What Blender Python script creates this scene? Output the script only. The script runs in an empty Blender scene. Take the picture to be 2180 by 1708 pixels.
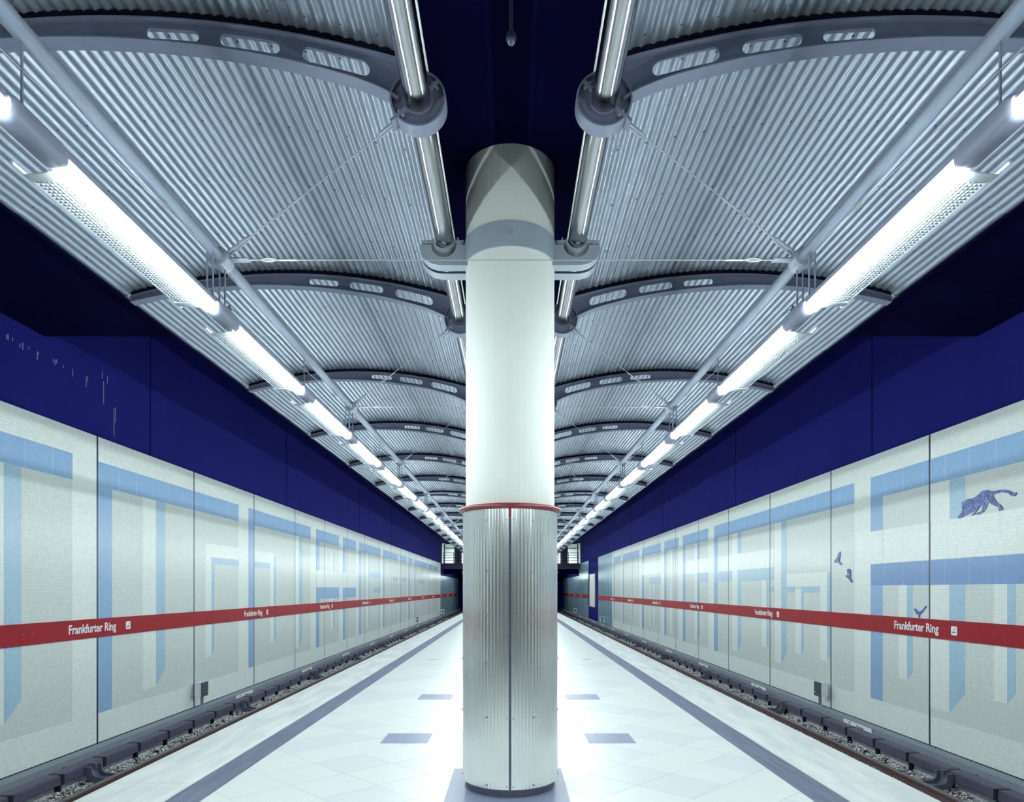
import bpy, math, random
from mathutils import Vector
random.seed(7)
PI = math.pi
# ------------------------------------------------------------------ camera, world, exposure
F = 1380.0            # focal length in pixels of a 2180 px wide frame
EYE = 1.6             # camera height above the platform
sc = bpy.context.scene
cam = bpy.data.cameras.new('camera'); camo = bpy.data.objects.new('camera', cam)
sc.collection.objects.link(camo); sc.camera = camo
camo.location = (0, 0, EYE); camo.rotation_euler = (PI/2, 0, 0)
cam.sensor_fit = 'HORIZONTAL'; cam.sensor_width = 36.0; cam.lens = 36.0*F/2180
cam.shift_x = 0.0009; cam.shift_y = (1255-854)/2180
cam.clip_start = 0.05; cam.clip_end = 300
w = bpy.data.worlds.new('world'); sc.world = w; w.use_nodes = True
w.node_tree.nodes['Background'].inputs[0].default_value = (0.01, 0.015, 0.05, 1)
w.node_tree.nodes['Background'].inputs[1].default_value = 0.3
sc.view_settings.view_transform = 'Standard'; sc.view_settings.look = 'None'
sc.view_settings.gamma = 1; sc.view_settings.use_curve_mapping = False
sc.view_settings.exposure = 1.2
TUBE_POWER = 40.0
TUBE_COLOR = (0.86, 0.99, 0.97)
sc.cycles.max_bounces = 10; sc.cycles.diffuse_bounces = 6; sc.cycles.glossy_bounces = 5
sc.cycles.caustics_reflective = False; sc.cycles.caustics_refractive = False
sc.cycles.sample_clamp_indirect = 6.0
C = sc.collection

# ------------------------------------------------------------------ materials
def srgb(r, g, b):
    f = lambda c: (c/255/12.92) if c/255 <= 0.04045 else ((c/255+0.055)/1.055)**2.4
    return (f(r), f(g), f(b))
def nd(nt, t, **kw):
    n = nt.nodes.new(t)
    for k, v in kw.items(): setattr(n, k, v)
    return n
def mth(nt, op, a, b=None, c=None):
    n = nt.nodes.new('ShaderNodeMath'); n.operation = op
    for i, v in enumerate((a, b, c)):
        if v is None: continue
        if isinstance(v, (int, float)): n.inputs[i].default_value = v
        else: nt.links.new(v, n.inputs[i])
    return n.outputs[0]
def mixc(nt, fac, a, b, mode='MIX'):
    n = nt.nodes.new('ShaderNodeMix'); n.data_type = 'RGBA'; n.blend_type = mode
    for idx, v in ((0, fac), (6, a), (7, b)):
        if isinstance(v, (int, float)): n.inputs[idx].default_value = v
        elif isinstance(v, tuple): n.inputs[idx].default_value = (*v[:3], 1)
        else: nt.links.new(v, n.inputs[idx])
    return n.outputs[2]
def noise(nt, vec, scale, detail=3, rough=0.5, stretch=None):
    if stretch:
        mp = nt.nodes.new('ShaderNodeMapping'); mp.inputs['Scale'].default_value = stretch
        nt.links.new(vec, mp.inputs['Vector']); vec = mp.outputs[0]
    n = nt.nodes.new('ShaderNodeTexNoise'); n.inputs['Scale'].default_value = scale
    n.inputs['Detail'].default_value = detail; n.inputs['Roughness'].default_value = rough
    nt.links.new(vec, n.inputs['Vector']); return n.outputs['Fac']
def remap(nt, v, a, b, c=0.0, d=1.0):
    n = nt.nodes.new('ShaderNodeMapRange'); nt.links.new(v, n.inputs[0])
    for i, x in enumerate((a, b, c, d)): n.inputs[i+1].default_value = x
    return n.outputs[0]
def mat(name, col, rough=0.5, metal=0.0, var=0.06, vscale=6.0, bump=0.0, bscale=60.0, stretch=None, col2=None, spec=0.5, aniso=0.0):
    m = bpy.data.materials.new(name); m.use_nodes = True; nt = m.node_tree
    b = nt.nodes['Principled BSDF']; pos = nt.nodes.new('ShaderNodeNewGeometry').outputs['Position']
    nf = noise(nt, pos, vscale, 4, 0.55, stretch)
    if col2 is None: col2 = tuple(c*(1-3*var) for c in col)
    f = remap(nt, nf, 0.35, 0.7, 0.0, 1.0)
    nt.links.new(mixc(nt, f, col, col2), b.inputs['Base Color'])
    b.inputs['Roughness'].default_value = rough; b.inputs['Metallic'].default_value = metal
    b.inputs['Specular IOR Level'].default_value = spec
    if bump:
        bp = nt.nodes.new('ShaderNodeBump'); bp.inputs['Strength'].default_value = bump
        bp.inputs['Distance'].default_value = 0.01
        nt.links.new(noise(nt, pos, bscale, 3), bp.inputs['Height']); nt.links.new(bp.outputs[0], b.inputs['Normal'])
    return m
def emit(name, col, strength):
    m = bpy.data.materials.new(name); m.use_nodes = True; nt = m.node_tree
    b = nt.nodes['Principled BSDF']; b.inputs['Base Color'].default_value = (0.9, 0.9, 0.9, 1)
    b.inputs['Emission Color'].default_value = (*col, 1); b.inputs['Emission Strength'].default_value = strength
    return m
TP = 3.15/66
def tilemat(name, col, grout=0.72, seams=False):
    m = bpy.data.materials.new(name); m.use_nodes = True; nt = m.node_tree
    b = nt.nodes['Principled BSDF']; pos = nt.nodes.new('ShaderNodeNewGeometry').outputs['Position']
    s = nt.nodes.new('ShaderNodeSeparateXYZ'); nt.links.new(pos, s.inputs[0])
    fy = mth(nt, 'DIVIDE', mth(nt, 'ADD', s.outputs[1], 50.0), TP); fz = mth(nt, 'DIVIDE', mth(nt, 'ADD', s.outputs[2], 50.0), TP)
    ly = mth(nt, 'LESS_THAN', mth(nt, 'FRACT', fy), 0.09); lz = mth(nt, 'LESS_THAN', mth(nt, 'FRACT', fz), 0.09)
    line = mth(nt, 'MAXIMUM', ly, lz)
    cb = nt.nodes.new('ShaderNodeCombineXYZ'); nt.links.new(mth(nt, 'FLOOR', fy), cb.inputs[0]); nt.links.new(mth(nt, 'FLOOR', fz), cb.inputs[1])
    wn = nt.nodes.new('ShaderNodeTexWhiteNoise'); wn.noise_dimensions = '3D'; nt.links.new(cb.outputs[0], wn.inputs['Vector'])
    var = remap(nt, wn.outputs['Value'], 0, 1, 0.95, 1.03)
    base = mixc(nt, 1.0, col, var, 'MULTIPLY')
    c = mixc(nt, line, base, tuple(x*grout for x in col))
    if seams:
        sy = mth(nt, 'FRACT', mth(nt, 'DIVIDE', mth(nt, 'ADD', s.outputs[1], 50.0), 0.525))
        c = mixc(nt, mth(nt, 'LESS_THAN', sy, 0.022), c, tuple(min(1, x*1.25+0.04) for x in col))
    nt.links.new(c, b.inputs['Base Color']); b.inputs['Roughness'].default_value = 0.28
    nt.links.new(remap(nt, line, 0, 1, 0.28, 0.7), b.inputs['Roughness'])
    bp = nt.nodes.new('ShaderNodeBump'); bp.inputs['Strength'].default_value = 0.15; bp.inputs['Distance'].default_value = 0.002
    bp.invert = True; nt.links.new(line, bp.inputs['Height']); nt.links.new(bp.outputs[0], b.inputs['Normal'])
    return m
M = {}
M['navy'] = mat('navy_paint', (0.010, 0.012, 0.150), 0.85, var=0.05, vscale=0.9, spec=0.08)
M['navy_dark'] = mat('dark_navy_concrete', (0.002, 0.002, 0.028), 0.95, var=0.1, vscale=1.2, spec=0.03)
M['sheet'] = mat('galvanised_corrugated_sheet', (0.32, 0.37, 0.455), 0.36, 0.65, var=0.03, vscale=1.5)
M['rib'] = mat('grey_blue_steel_paint', (0.15, 0.17, 0.255), 0.5, 0.0, var=0.06, vscale=9)
M['filler'] = mat('black_rubber_filler', (0.008, 0.008, 0.02), 0.95, spec=0.05)
M['stainless'] = mat('polished_stainless_steel', (0.45, 0.45, 0.48), 0.17, 1.0, var=0.05, vscale=5, stretch=(1, 0.6, 1))
M['pipe'] = mat('light_grey_pipe_paint', (0.18, 0.215, 0.29), 0.5, 0.0, var=0.04)
M['cast'] = mat('grey_cast_fitting', (0.30, 0.33, 0.41), 0.45, 0.3, var=0.08, vscale=20)
M['wire'] = mat('steel_wire', (0.40, 0.41, 0.44), 0.5, 0.5, var=0.05, vscale=40)
M['housing'] = mat('grey_lamp_housing', (0.19, 0.205, 0.29), 0.45, 0.0, var=0.03)
M['lampwhite'] = mat('white_lamp_reflector', (0.86, 0.88, 0.88), 0.4, 0.0, var=0.01)
M['louvre'] = mat('white_louvre', (0.26, 0.29, 0.32), 0.5, 0.0, var=0.02, spec=0.2)
M['tube'] = emit('lit_fluorescent_tube', TUBE_COLOR, TUBE_POWER)
M['column'] = mat('white_painted_concrete', (0.64, 0.67, 0.65), 0.6, 0.0, var=0.015, vscale=3, bump=0.12, bscale=35)
M['collar'] = mat('blue_grey_collar_paint', (0.27, 0.315, 0.38), 0.5, 0.0, var=0.03)
M['clad'] = mat('corrugated_aluminium_cladding', (0.80, 0.82, 0.82), 0.23, 1.0, var=0.02, vscale=3)
M['slot'] = mat('dark_joint', (0.16, 0.16, 0.24), 0.4, 0.6)
M['red_ring'] = mat('dark_red_lacquer', (0.22, 0.02, 0.03), 0.35, 0.0, var=0.03)
M['red_band'] = mat('red_enamel_band', (0.36, 0.008, 0.018), 0.5, 0.0, var=0.04, vscale=2, spec=0.2)
M['white_print'] = mat('white_print', (0.85, 0.87, 0.9), 0.4, var=0.01)
M['black_print'] = mat('black_print', (0.03, 0.03, 0.06), 0.5)
M['plate'] = mat('white_sign_plate', (0.88, 0.90, 0.92), 0.4, var=0.02)
M['granite_dark'] = mat('blue_grey_granite', (0.235, 0.265, 0.42), 0.35, var=0.08, vscale=90, col2=(0.33, 0.37, 0.50))
M['granite'] = mat('white_speckled_granite', (0.88, 0.90, 0.89), 0.32, vscale=160, col2=(0.76, 0.80, 0.81))
M['granite_b'] = mat('pale_grey_speckled_granite', (0.82, 0.86, 0.87), 0.34, vscale=160, col2=(0.70, 0.75, 0.78))
M['edge'] = mat('pale_edge_slab_granite', (0.86, 0.88, 0.87), 0.45, vscale=1.4, col2=(0.66, 0.69, 0.72), stretch=(5.0, 0.8, 1))
M['joint'] = mat('grey_floor_joint', (0.42, 0.47, 0.50), 0.8)
M['tactile'] = mat('dark_grooved_strip', (0.155, 0.175, 0.27), 0.55, vscale=3, col2=(0.22, 0.24, 0.33), stretch=(8, 0.5, 1))
M['t_white'] = tilemat('white_mosaic_tiles', (0.84, 0.89, 0.87), 0.84)
M['t_grey'] = tilemat('pale_grey_mosaic_tiles', (0.70, 0.75, 0.735), 0.84)
M['t_lblue'] = tilemat('light_blue_mosaic_tiles', (0.42, 0.60, 0.76), 0.90)
M['t_blue'] = tilemat('sky_blue_mosaic_tiles', (0.29, 0.46, 0.71), 1.08, seams=True)
M['t_dblue'] = tilemat('blue_mosaic_tiles', (0.18, 0.31, 0.59), 1.10, seams=True)
M['jointstrip'] = mat('metal_joint_strip', (0.06, 0.065, 0.11), 0.35, 0.3)
M['metalpanel'] = mat('blue_grey_metal_panel', (0.32, 0.52, 0.66), 0.28, 0.30, var=0.12, vscale=1.0, stretch=(1, 3, 0.5))
M['trunk'] = mat('grey_trunking_paint', (0.25, 0.29, 0.36), 0.5, var=0.04)
M['support'] = mat('dark_grey_support_steel', (0.12, 0.13, 0.19), 0.5, var=0.06)
M['cover'] = mat('dark_rail_cover', (0.085, 0.08, 0.14), 0.5, var=0.12, vscale=12)
M['black'] = mat('black_bracket', (0.012, 0.012, 0.028), 0.6, spec=0.2)
M['rust'] = mat('rusty_rail_steel', (0.13, 0.105, 0.125), 0.5, 0.4, var=0.2, vscale=5, col2=(0.16, 0.07, 0.05))
M['railtop'] = mat('dull_rail_head', (0.20, 0.19, 0.21), 0.4, 0.7, var=0.1, vscale=14)
M['sleeper'] = mat('dark_timber_sleeper', (0.10, 0.075, 0.085), 0.8, var=0.15, vscale=10, stretch=(1, 8, 1))
M['bedding'] = mat('grey_track_bed', (0.30, 0.31, 0.35), 0.9, var=0.15, vscale=25, bump=0.6, bscale=40)
M['cement'] = mat('pale_cement_strip', (0.42, 0.44, 0.50), 0.85, var=0.1, vscale=6)
def stone_mat():
    m = bpy.data.materials.new('ballast_stone'); m.use_nodes = True; nt = m.node_tree
    b = nt.nodes['Principled BSDF']; b.inputs['Roughness'].default_value = 0.9
    g = nt.nodes.new('ShaderNodeNewGeometry')
    r = nt.nodes.new('ShaderNodeValToRGB'); nt.links.new(g.outputs['Random Per Island'], r.inputs[0])
    e = r.color_ramp.elements; e[0].color = (0.34, 0.34, 0.37, 1); e[1].color = (0.85, 0.85, 0.86, 1)
    nt.links.new(r.outputs[0], b.inputs['Base Color']); return m
M['stone'] = stone_mat()
def shard_mat():
    m = bpy.data.materials.new('broken_blue_mosaic'); m.use_nodes = True; nt = m.node_tree
    b = nt.nodes['Principled BSDF']; b.inputs['Roughness'].default_value = 0.35
    pos = nt.nodes.new('ShaderNodeNewGeometry').outputs['Position']
    v = nt.nodes.new('ShaderNodeTexVoronoi'); v.inputs['Scale'].default_value = 26; nt.links.new(pos, v.inputs['Vector'])
    sp = nt.nodes.new('ShaderNodeSeparateColor'); nt.links.new(v.outputs['Color'], sp.inputs[0])
    r = nt.nodes.new('ShaderNodeValToRGB'); nt.links.new(sp.outputs[0], r.inputs[0])
    e = r.color_ramp.elements; e[0].color = (0.02, 0.03, 0.16, 1); e[1].color = (0.14, 0.24, 0.60, 1)
    x = r.color_ramp.elements.new(0.55); x.color = (0.05, 0.09, 0.36, 1)
    nt.links.new(r.outputs[0], b.inputs['Base Color']); return m
M['shard'] = shard_mat()
M['mezz'] = mat('white_hall_wall', (0.72, 0.78, 0.78), 0.7, var=0.05, vscale=0.6)
M['mezzlight'] = emit('lit_hall_ceiling_lamp', (0.9, 1.0, 0.97), 9.0)
M['darkmetal'] = mat('dark_blue_railing_paint', (0.03, 0.035, 0.09), 0.45)
M['void'] = mat('black_void', (0.002, 0.002, 0.006), 0.9)
M['red'] = mat('red_print', (0.5, 0.03, 0.04), 0.5)
M['bulb'] = mat('dark_glass_bulb', (0.05, 0.06, 0.12), 0.08, 0.3)

# ------------------------------------------------------------------ mesh builder
class MB:
    def __init__(s): s.v = []; s.f = []
    def add(s, vs, fs):
        o = len(s.v); s.v += [tuple(p) for p in vs]; s.f += [tuple(i+o for i in f) for f in fs]; return s
    def box(s, x0, x1, y0, y1, z0, z1):
        return s.add([(x0,y0,z0),(x1,y0,z0),(x1,y1,z0),(x0,y1,z0),(x0,y0,z1),(x1,y0,z1),(x1,y1,z1),(x0,y1,z1)],
                     [(0,3,2,1),(4,5,6,7),(0,1,5,4),(1,2,6,5),(2,3,7,6),(3,0,4,7)])
    def prism(s, poly, a0, a1, ax='Y'):
        n = len(poly); f = {'Y': lambda p, a: (p[0], a, p[1]), 'X': lambda p, a: (a, p[0], p[1]), 'Z': lambda p, a: (p[0], p[1], a)}[ax]
        vs = [f(p, a0) for p in poly] + [f(p, a1) for p in poly]
        return s.add(vs, [tuple(range(n))[::-1], tuple(range(n, 2*n))] + [(i, (i+1) % n, (i+1) % n+n, i+n) for i in range(n)])
    def tube(s, pts, r, n=10, caps=True):
        pts = [Vector(p) for p in pts]; rs = r if isinstance(r, (list, tuple)) else [r]*len(pts); vs = []; fs = []
        for i, p in enumerate(pts):
            d = (pts[min(i+1, len(pts)-1)] - pts[max(i-1, 0)]).normalized()
            up = Vector((0, 0, 1)) if abs(d.z) < 0.95 else Vector((1, 0, 0))
            a = d.cross(up).normalized(); b = a.cross(d).normalized()
            vs += [p + (a*math.cos(2*PI*k/n) + b*math.sin(2*PI*k/n))*rs[i] for k in range(n)]
        for i in range(len(pts)-1):
            for k in range(n):
                fs.append((i*n+k, i*n+(k+1) % n, (i+1)*n+(k+1) % n, (i+1)*n+k))
        if caps: fs += [tuple(range(n))[::-1], tuple((len(pts)-1)*n+k for k in range(n))]
        return s.add(vs, fs)
    def lathe(s, prof, n=32, c=(0, 0), closed=False):      # prof: (r, z) around a vertical axis at c
        vs = [(c[0]+r*math.cos(2*PI*k/n), c[1]+r*math.sin(2*PI*k/n), z) for r, z in prof for k in range(n)]
        m = len(prof); fs = []
        for i in range(m if closed else m-1):
            j = (i+1) % m
            for k in range(n): fs.append((i*n+k, i*n+(k+1) % n, j*n+(k+1) % n, j*n+k))
        return s.add(vs, fs)
    def ring(s, cx, cz, ro, ri, y0, y1, n=32, a0=0, a1=2*PI):        # ring about the Y axis
        full = abs(a1-a0-2*PI) < 1e-6; m = n if full else n+1; vs = []
        for k in range(m):
            a = a0+(a1-a0)*k/n; c, t = math.cos(a), math.sin(a)
            vs += [(cx+ro*c, y0, cz+ro*t), (cx+ri*c, y0, cz+ri*t), (cx+ri*c, y1, cz+ri*t), (cx+ro*c, y1, cz+ro*t)]
        fs = []
        for k in range(n):
            i, j = k*4, ((k+1) % m)*4
            for q in range(4): fs.append((i+q, i+(q+1) % 4, j+(q+1) % 4, j+q))
        if not full: fs += [(0, 1, 2, 3), tuple((m-1)*4+q for q in (3, 2, 1, 0))]
        return s.add(vs, fs)
    def mesh(s, name, m, smooth=None):
        me = bpy.data.meshes.new(name); me.from_pydata(s.v, [], s.f)
        me.materials.append(M[m] if isinstance(m, str) else m)
        if smooth:
            me.shade_smooth(); me.set_sharp_from_angle(angle=math.radians(smooth))
        me.update(); return me
    def build(s, name, m, parent=None, smooth=None, loc=None):
        o = bpy.data.objects.new(name, s.mesh(name, m, smooth)); C.objects.link(o)
        if parent is not None: o.parent = parent
        if loc: o.location = loc
        return o
def tag(o, label=None, cat=None, group=None, kind=None):
    if label: o['label'] = label
    if cat: o['category'] = cat
    if group: o['group'] = group
    if kind: o['kind'] = kind
    return o
def thing(name, label, cat, loc=(0, 0, 0), group=None, kind=None):
    o = bpy.data.objects.new(name, None); o.empty_display_size = 0.1; C.objects.link(o); o.location = loc
    return tag(o, label, cat, group, kind)
KIDS = {}
def dup(root, loc, label=None):
    r = root.copy(); C.objects.link(r); r.location = loc
    if label: r['label'] = label
    for ch in root.children:
        c = ch.copy(); C.objects.link(c); c.parent = r
        for g in ch.children:
            d = g.copy(); C.objects.link(d); d.parent = c
    return r
def inst(src, parent, loc, name=None):
    o = bpy.data.objects.new(name or src.name.split('.')[0], src.data); C.objects.link(o); o.parent = parent; o.location = loc; return o
ORD = ['nearest', 'second', 'third', 'fourth', 'fifth', 'sixth', 'seventh', 'eighth', 'ninth', 'tenth', 'eleventh', 'twelfth', 'thirteenth', 'fourteenth',
       'fifteenth', 'sixteenth', 'seventeenth', 'eighteenth', 'nineteenth', 'twentieth']
def nth(i):
    if i < 20: return ORD[i]
    t = {2: 'twenty', 3: 'thirty', 4: 'forty', 5: 'fifty'}
    n = i+1
    if n % 10 == 0: return {30: 'thirtieth', 40: 'fortieth'}[n]
    return t[n//10]+'-'+['', 'first', 'second', 'third', 'fourth', 'fifth', 'sixth', 'seventh', 'eighth', 'ninth'][n % 10]
def text_mesh(body, size, m, name, parent, loc, side, xs=0.8, bold=0.0, depth=0.001):
    cu = bpy.data.curves.new('lettering', 'FONT'); cu.body = body; cu.size = size; cu.extrude = depth; cu.offset = bold; cu.resolution_u = 3
    t = bpy.data.objects.new('tmp', cu); C.objects.link(t)
    me = bpy.data.meshes.new_from_object(t.evaluated_get(bpy.context.evaluated_depsgraph_get()))
    C.objects.unlink(t); bpy.data.objects.remove(t)
    me.materials.clear(); me.materials.append(M[m])
    for v in me.vertices:
        x, y, z = v.co
        v.co = (z, x*xs, y) if side < 0 else (-z, -x*xs, y)       # faces the platform from either wall
    o = bpy.data.objects.new(name, me); C.objects.link(o); o.parent = parent; o.location = loc
    return o
def text_dup(src, parent, loc):
    return inst(src, parent, loc)

Y0, YW, YE = -9.0, 60.5, 82.0           # rear wall, end of the tiled walls, end of the hall
XW, XP = 6.6, 3.26                       # wall face, platform edge
SIDE = {-1: 'left', 1: 'right'}
def wpt(px, py, s):                      # point of the tiled wall seen at a photo pixel
    u = (px-1088)*s; return (F*XW/u, EYE+(1255-py)*XW/u)

# ------------------------------------------------------------------ setting: ceiling slab, end walls
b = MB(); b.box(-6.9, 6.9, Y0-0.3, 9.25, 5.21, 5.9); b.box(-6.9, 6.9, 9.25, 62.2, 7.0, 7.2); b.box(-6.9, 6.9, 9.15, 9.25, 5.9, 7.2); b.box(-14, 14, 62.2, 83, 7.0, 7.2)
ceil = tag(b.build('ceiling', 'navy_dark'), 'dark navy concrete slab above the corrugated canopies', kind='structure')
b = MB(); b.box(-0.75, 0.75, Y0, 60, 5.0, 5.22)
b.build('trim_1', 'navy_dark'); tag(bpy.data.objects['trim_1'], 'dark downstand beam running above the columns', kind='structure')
b = MB(); b.box(-6.9, 6.9, Y0-0.3, Y0, -1.4, 6.1)
tag(b.build('wall_back', 'mezz'), kind='structure')
b = MB(); b.box(-6.9, -5.9, YE, YE+0.3, -1.4, 3.5); b.box(-3.4, 3.4, YE, YE+0.3, -1.4, 3.5); b.box(5.9, 6.9, YE, YE+0.3, -1.4, 3.5)
b.box(-6.9, 6.9, YE, YE+0.3, 2.6, 7.0)
tag(b.build('wall_front', 'navy'), 'navy end wall with two dark track openings', kind='structure')
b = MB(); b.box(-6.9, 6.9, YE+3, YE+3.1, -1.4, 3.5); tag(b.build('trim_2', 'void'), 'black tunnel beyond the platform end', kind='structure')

# ------------------------------------------------------------------ floor: platform
plat = MB(); plat.box(-XP+0.02, XP-0.02, Y0, YE, -1.35, -0.03)
floor = tag(plat.build('floor', 'joint'), 'island platform between the two tracks', kind='structure')
def clip(poly, axis, lim, keep_less):
    out = []; n = len(poly)
    ins = (lambda p: p[axis] <= lim+1e-9) if keep_less else (lambda p: p[axis] >= lim-1e-9)
    for i in range(n):
        a, c = poly[i], poly[(i+1) % n]
        if ins(a): out.append(a)
        if ins(a) != ins(c):
            t = (lim-a[axis])/(c[axis]-a[axis]); out.append((a[0]+(c[0]-a[0])*t, a[1]+(c[1]-a[1])*t))
    return out
HX, HY = 0.355, 0.336
floor.location.x = -0.03      # the platform lies a touch left of the roof's axis
cnt = 0
tiles = []
for j in range(-3, 60):
    for i in range(-8, 9):
        if (i+j) % 2 == 0: continue
        cx, cy = i*HX, 4.952+j*HY
        poly = [(cx-HX+0.0025, cy), (cx, cy-HY+0.0025), (cx+HX-0.0025, cy), (cx, cy+HY-0.0025)]
        poly = clip(clip(poly, 0, -2.315, False), 0, 2.315, True)
        if len(poly) < 3 or cy < 4.2 or cy > 14.5: continue
        m = 'granite_b' if random.random() < 0.22 else 'granite'
        z = random.uniform(-0.0004, 0.0004)
        MB().prism(poly, -0.03, z, 'Z').build('floor_tile', m, floor); cnt += 1
# beyond: the same diagonal paving, too far off to tell tile from tile
b = MB(); b.box(-2.315, 2.315, 14.85, YE, -0.03, 0.0)
tag(b.build('far_paving', 'granite', floor), kind='stuff'); b = MB(); b.box(-2.315, 2.315, Y0, 4.0, -0.03, 0.0)
tag(b.build('near_paving', 'granite', floor), kind='stuff')
b = MB()
for j in range(-3, 60):
    for i in range(-8, 9):
        if (i+j) % 2 == 0: continue
        cx, cy = i*HX, 4.952+j*HY
        if 4.2 <= cy <= 14.5: continue
        if not (3.95 < cy < 4.3 or 14.4 < cy < 15.0): continue
        poly = [(cx-HX+0.0025, cy), (cx, cy-HY+0.0025), (cx+HX-0.0025, cy), (cx, cy+HY-0.0025)]
        poly = clip(clip(poly, 0, -2.315, False), 0, 2.315, True)
        poly = clip(clip(poly, 1, 4.0, False), 1, 14.85, True)
        if len(poly) >= 3: b.prism(poly, -0.03, 0.0, 'Z')
tag(b.build('paving_margin', 'granite', floor), kind='stuff')
for s in (-1, 1):
    y = Y0; k = 0
    proto = MB().box(-0.34, 0.34, 0.002, 1.298, -0.25, 0.0).build('edge_slab', 'edge', floor)
    proto.location = (s*2.93, Y0+0.05, 0)
    for k in range(1, 69): inst(proto, floor, (s*2.93, Y0+0.05+1.3*k, 0))
    # grooved guidance strip: raised ribs along the platform
    b = MB(); b.box(-0.13, 0.13, Y0, YE, -0.03, -0.002)
    for q in range(13):
        x = -0.12+q*0.02; b.add([(x-0.0065, Y0, -0.002), (x-0.0045, Y0, 0.003), (x+0.0045, Y0, 0.003), (x+0.0065, Y0, -0.002),
                                 (x-0.0065, YE, -0.002), (x-0.0045, YE, 0.003), (x+0.0045, YE, 0.003), (x+0.0065, YE, -0.002)],
                                [(0, 1, 5, 4), (1, 2, 6, 5), (2, 3, 7, 6), (0, 3, 2, 1)])
    o = b.build('guidance_strip', 'tactile', floor, loc=(s*2.45, 0, 0)); o['label'] = 'dark grey grooved strip along the '+SIDE[s]+' platform edge'
    for q, yy in enumerate((6.96, 9.64)):
        o = MB().box(-0.245, 0.245, -0.23, 0.23, -0.02, 0.0022).build('inlay_tile', 'granite_dark', floor, loc=(s*1.085, yy, 0))
        o['label'] = 'dark square granite inlay, '+('nearer' if q == 0 else 'farther')+' one '+SIDE[s]+' of the column'
o = MB().box(-0.475, 0.475, 4.83, 5.775, -0.02, 0.004).build('base_plate', 'granite_dark', floor)
o['label'] = 'dark square stone slab in the floor under the column'

# ------------------------------------------------------------------ track beds
for s in (-1, 1):
    n = SIDE[s]
    b = MB(); b.box(min(s*3.2, s*6.62), max(s*3.2, s*6.62), Y0, YE+3, -1.45, -1.20)
    tb = tag(b.build('track_bed', 'bedding'), 'grey track bed below the '+n+' platform edge', kind='structure'); tb.name = 'floor_track_'+n
    MB().prism([(s*6.02, -1.2), (s*6.62, -1.2), (s*6.62, -1.06), (s*6.08, -1.10)], Y0, YE).build('cement_kerb', 'cement', tb)
def stones(y0, y1, count, size, x0=-0.52, x1=0.42):
    b = MB()
    ico = [(0, 0, 1), (0.89, 0, 0.2), (0.28, 0.85, 0.25), (-0.72, 0.53, 0.15), (-0.72, -0.53, 0.25), (0.28, -0.85, 0.15), (0, 0, -0.8)]
    fs = [(0, 1, 2), (0, 2, 3), (0, 3, 4), (0, 4, 5), (0, 5, 1), (6, 2, 1), (6, 3, 2), (6, 4, 3), (6, 5, 4), (6, 1, 5)]
    for _ in range(count):
        x, y = random.uniform(x0, x1), random.uniform(y0, y1)
        yy = (y-0.1) % 0.62
        z = -1.125+random.uniform(-0.02, 0.022)
        if yy < 0.24 and x > -0.3: z -= 0.012
        a = random.uniform(0, 6.28); ca, sa = math.cos(a), math.sin(a)
        sx, sy, sz = [size*random.uniform(0.6, 1.25) for _ in range(3)]
        t = random.uniform(-0.6, 0.6); ct, st = math.cos(t), math.sin(t)
        vs = []
        for p in ico:
            px, py, pz = p[0]*sx*random.uniform(.85, 1.15), p[1]*sy, p[2]*sz*0.8
            py, pz = py*ct-pz*st, py*st+pz*ct
            vs.append((x+px*ca-py*sa, y+px*sa+py*ca, z+pz))
        b.add(vs, fs)
    return b
bl = stones(4.0, 26.0, 14500, 0.027)
bl2 = stones(26.0, 62.0, 8000, 0.036)
bal = bl.build('ballast', 'stone'); tag(bal, 'grey crushed stone ballast in the right track bed', 'ballast', kind='stuff'); bal.location = (5.68, 0, 0)
balf = bl2.build('far_ballast', 'stone', bal); balf['kind'] = 'stuff'
bal_l = bal.copy(); C.objects.link(bal_l); bal_l.location = (-5.68, 0, 0); bal_l.scale = (-1, 1, 1); bal_l['label'] = 'grey crushed stone ballast in the left track bed'
bf = balf.copy(); C.objects.link(bf); bf.parent = bal_l
RAILP = [(-0.062, 0), (0.062, 0), (0.062, 0.012), (0.012, 0.03), (0.010, 0.105), (0.034, 0.115), (0.036, 0.145), (0.030, 0.152), (-0.030, 0.152), (-0.036, 0.145), (-0.034, 0.115), (-0.010, 0.105), (-0.012, 0.03), (-0.062, 0.012)]
for s in (-1, 1):
    n = SIDE[s]
    for x, lab in ((5.5, 'rusty running rail beside the ballast in the '+n+' track'), (4.06, 'rusty running rail under the '+n+' platform edge')):
        r = thing('rail', lab, 'rail', (s*x, 0, -1.135))
        MB().prism(RAILP, Y0, YE).build('rail_body', 'rust', r)
        MB().box(-0.030, 0.030, Y0, YE, 0.1521, 0.1535).build('rail_head', 'railtop', r)
    sl = None
    for k in range(100):
        y = 3.6+0.62*k
        if y > 62: break
        if sl is None:
            sl = MB().box(-1.24, 1.24, -0.12, 0.12, -0.12, 0.0).build('sleeper', 'sleeper')
            o = sl
        else:
            o = sl.copy(); C.objects.link(o)
        o.location = (s*4.78, y, -1.118)
        tag(o, 'dark timber sleeper showing through the ballast of the '+n+' track', 'sleeper', 'sleepers of the '+n+' track')

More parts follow.
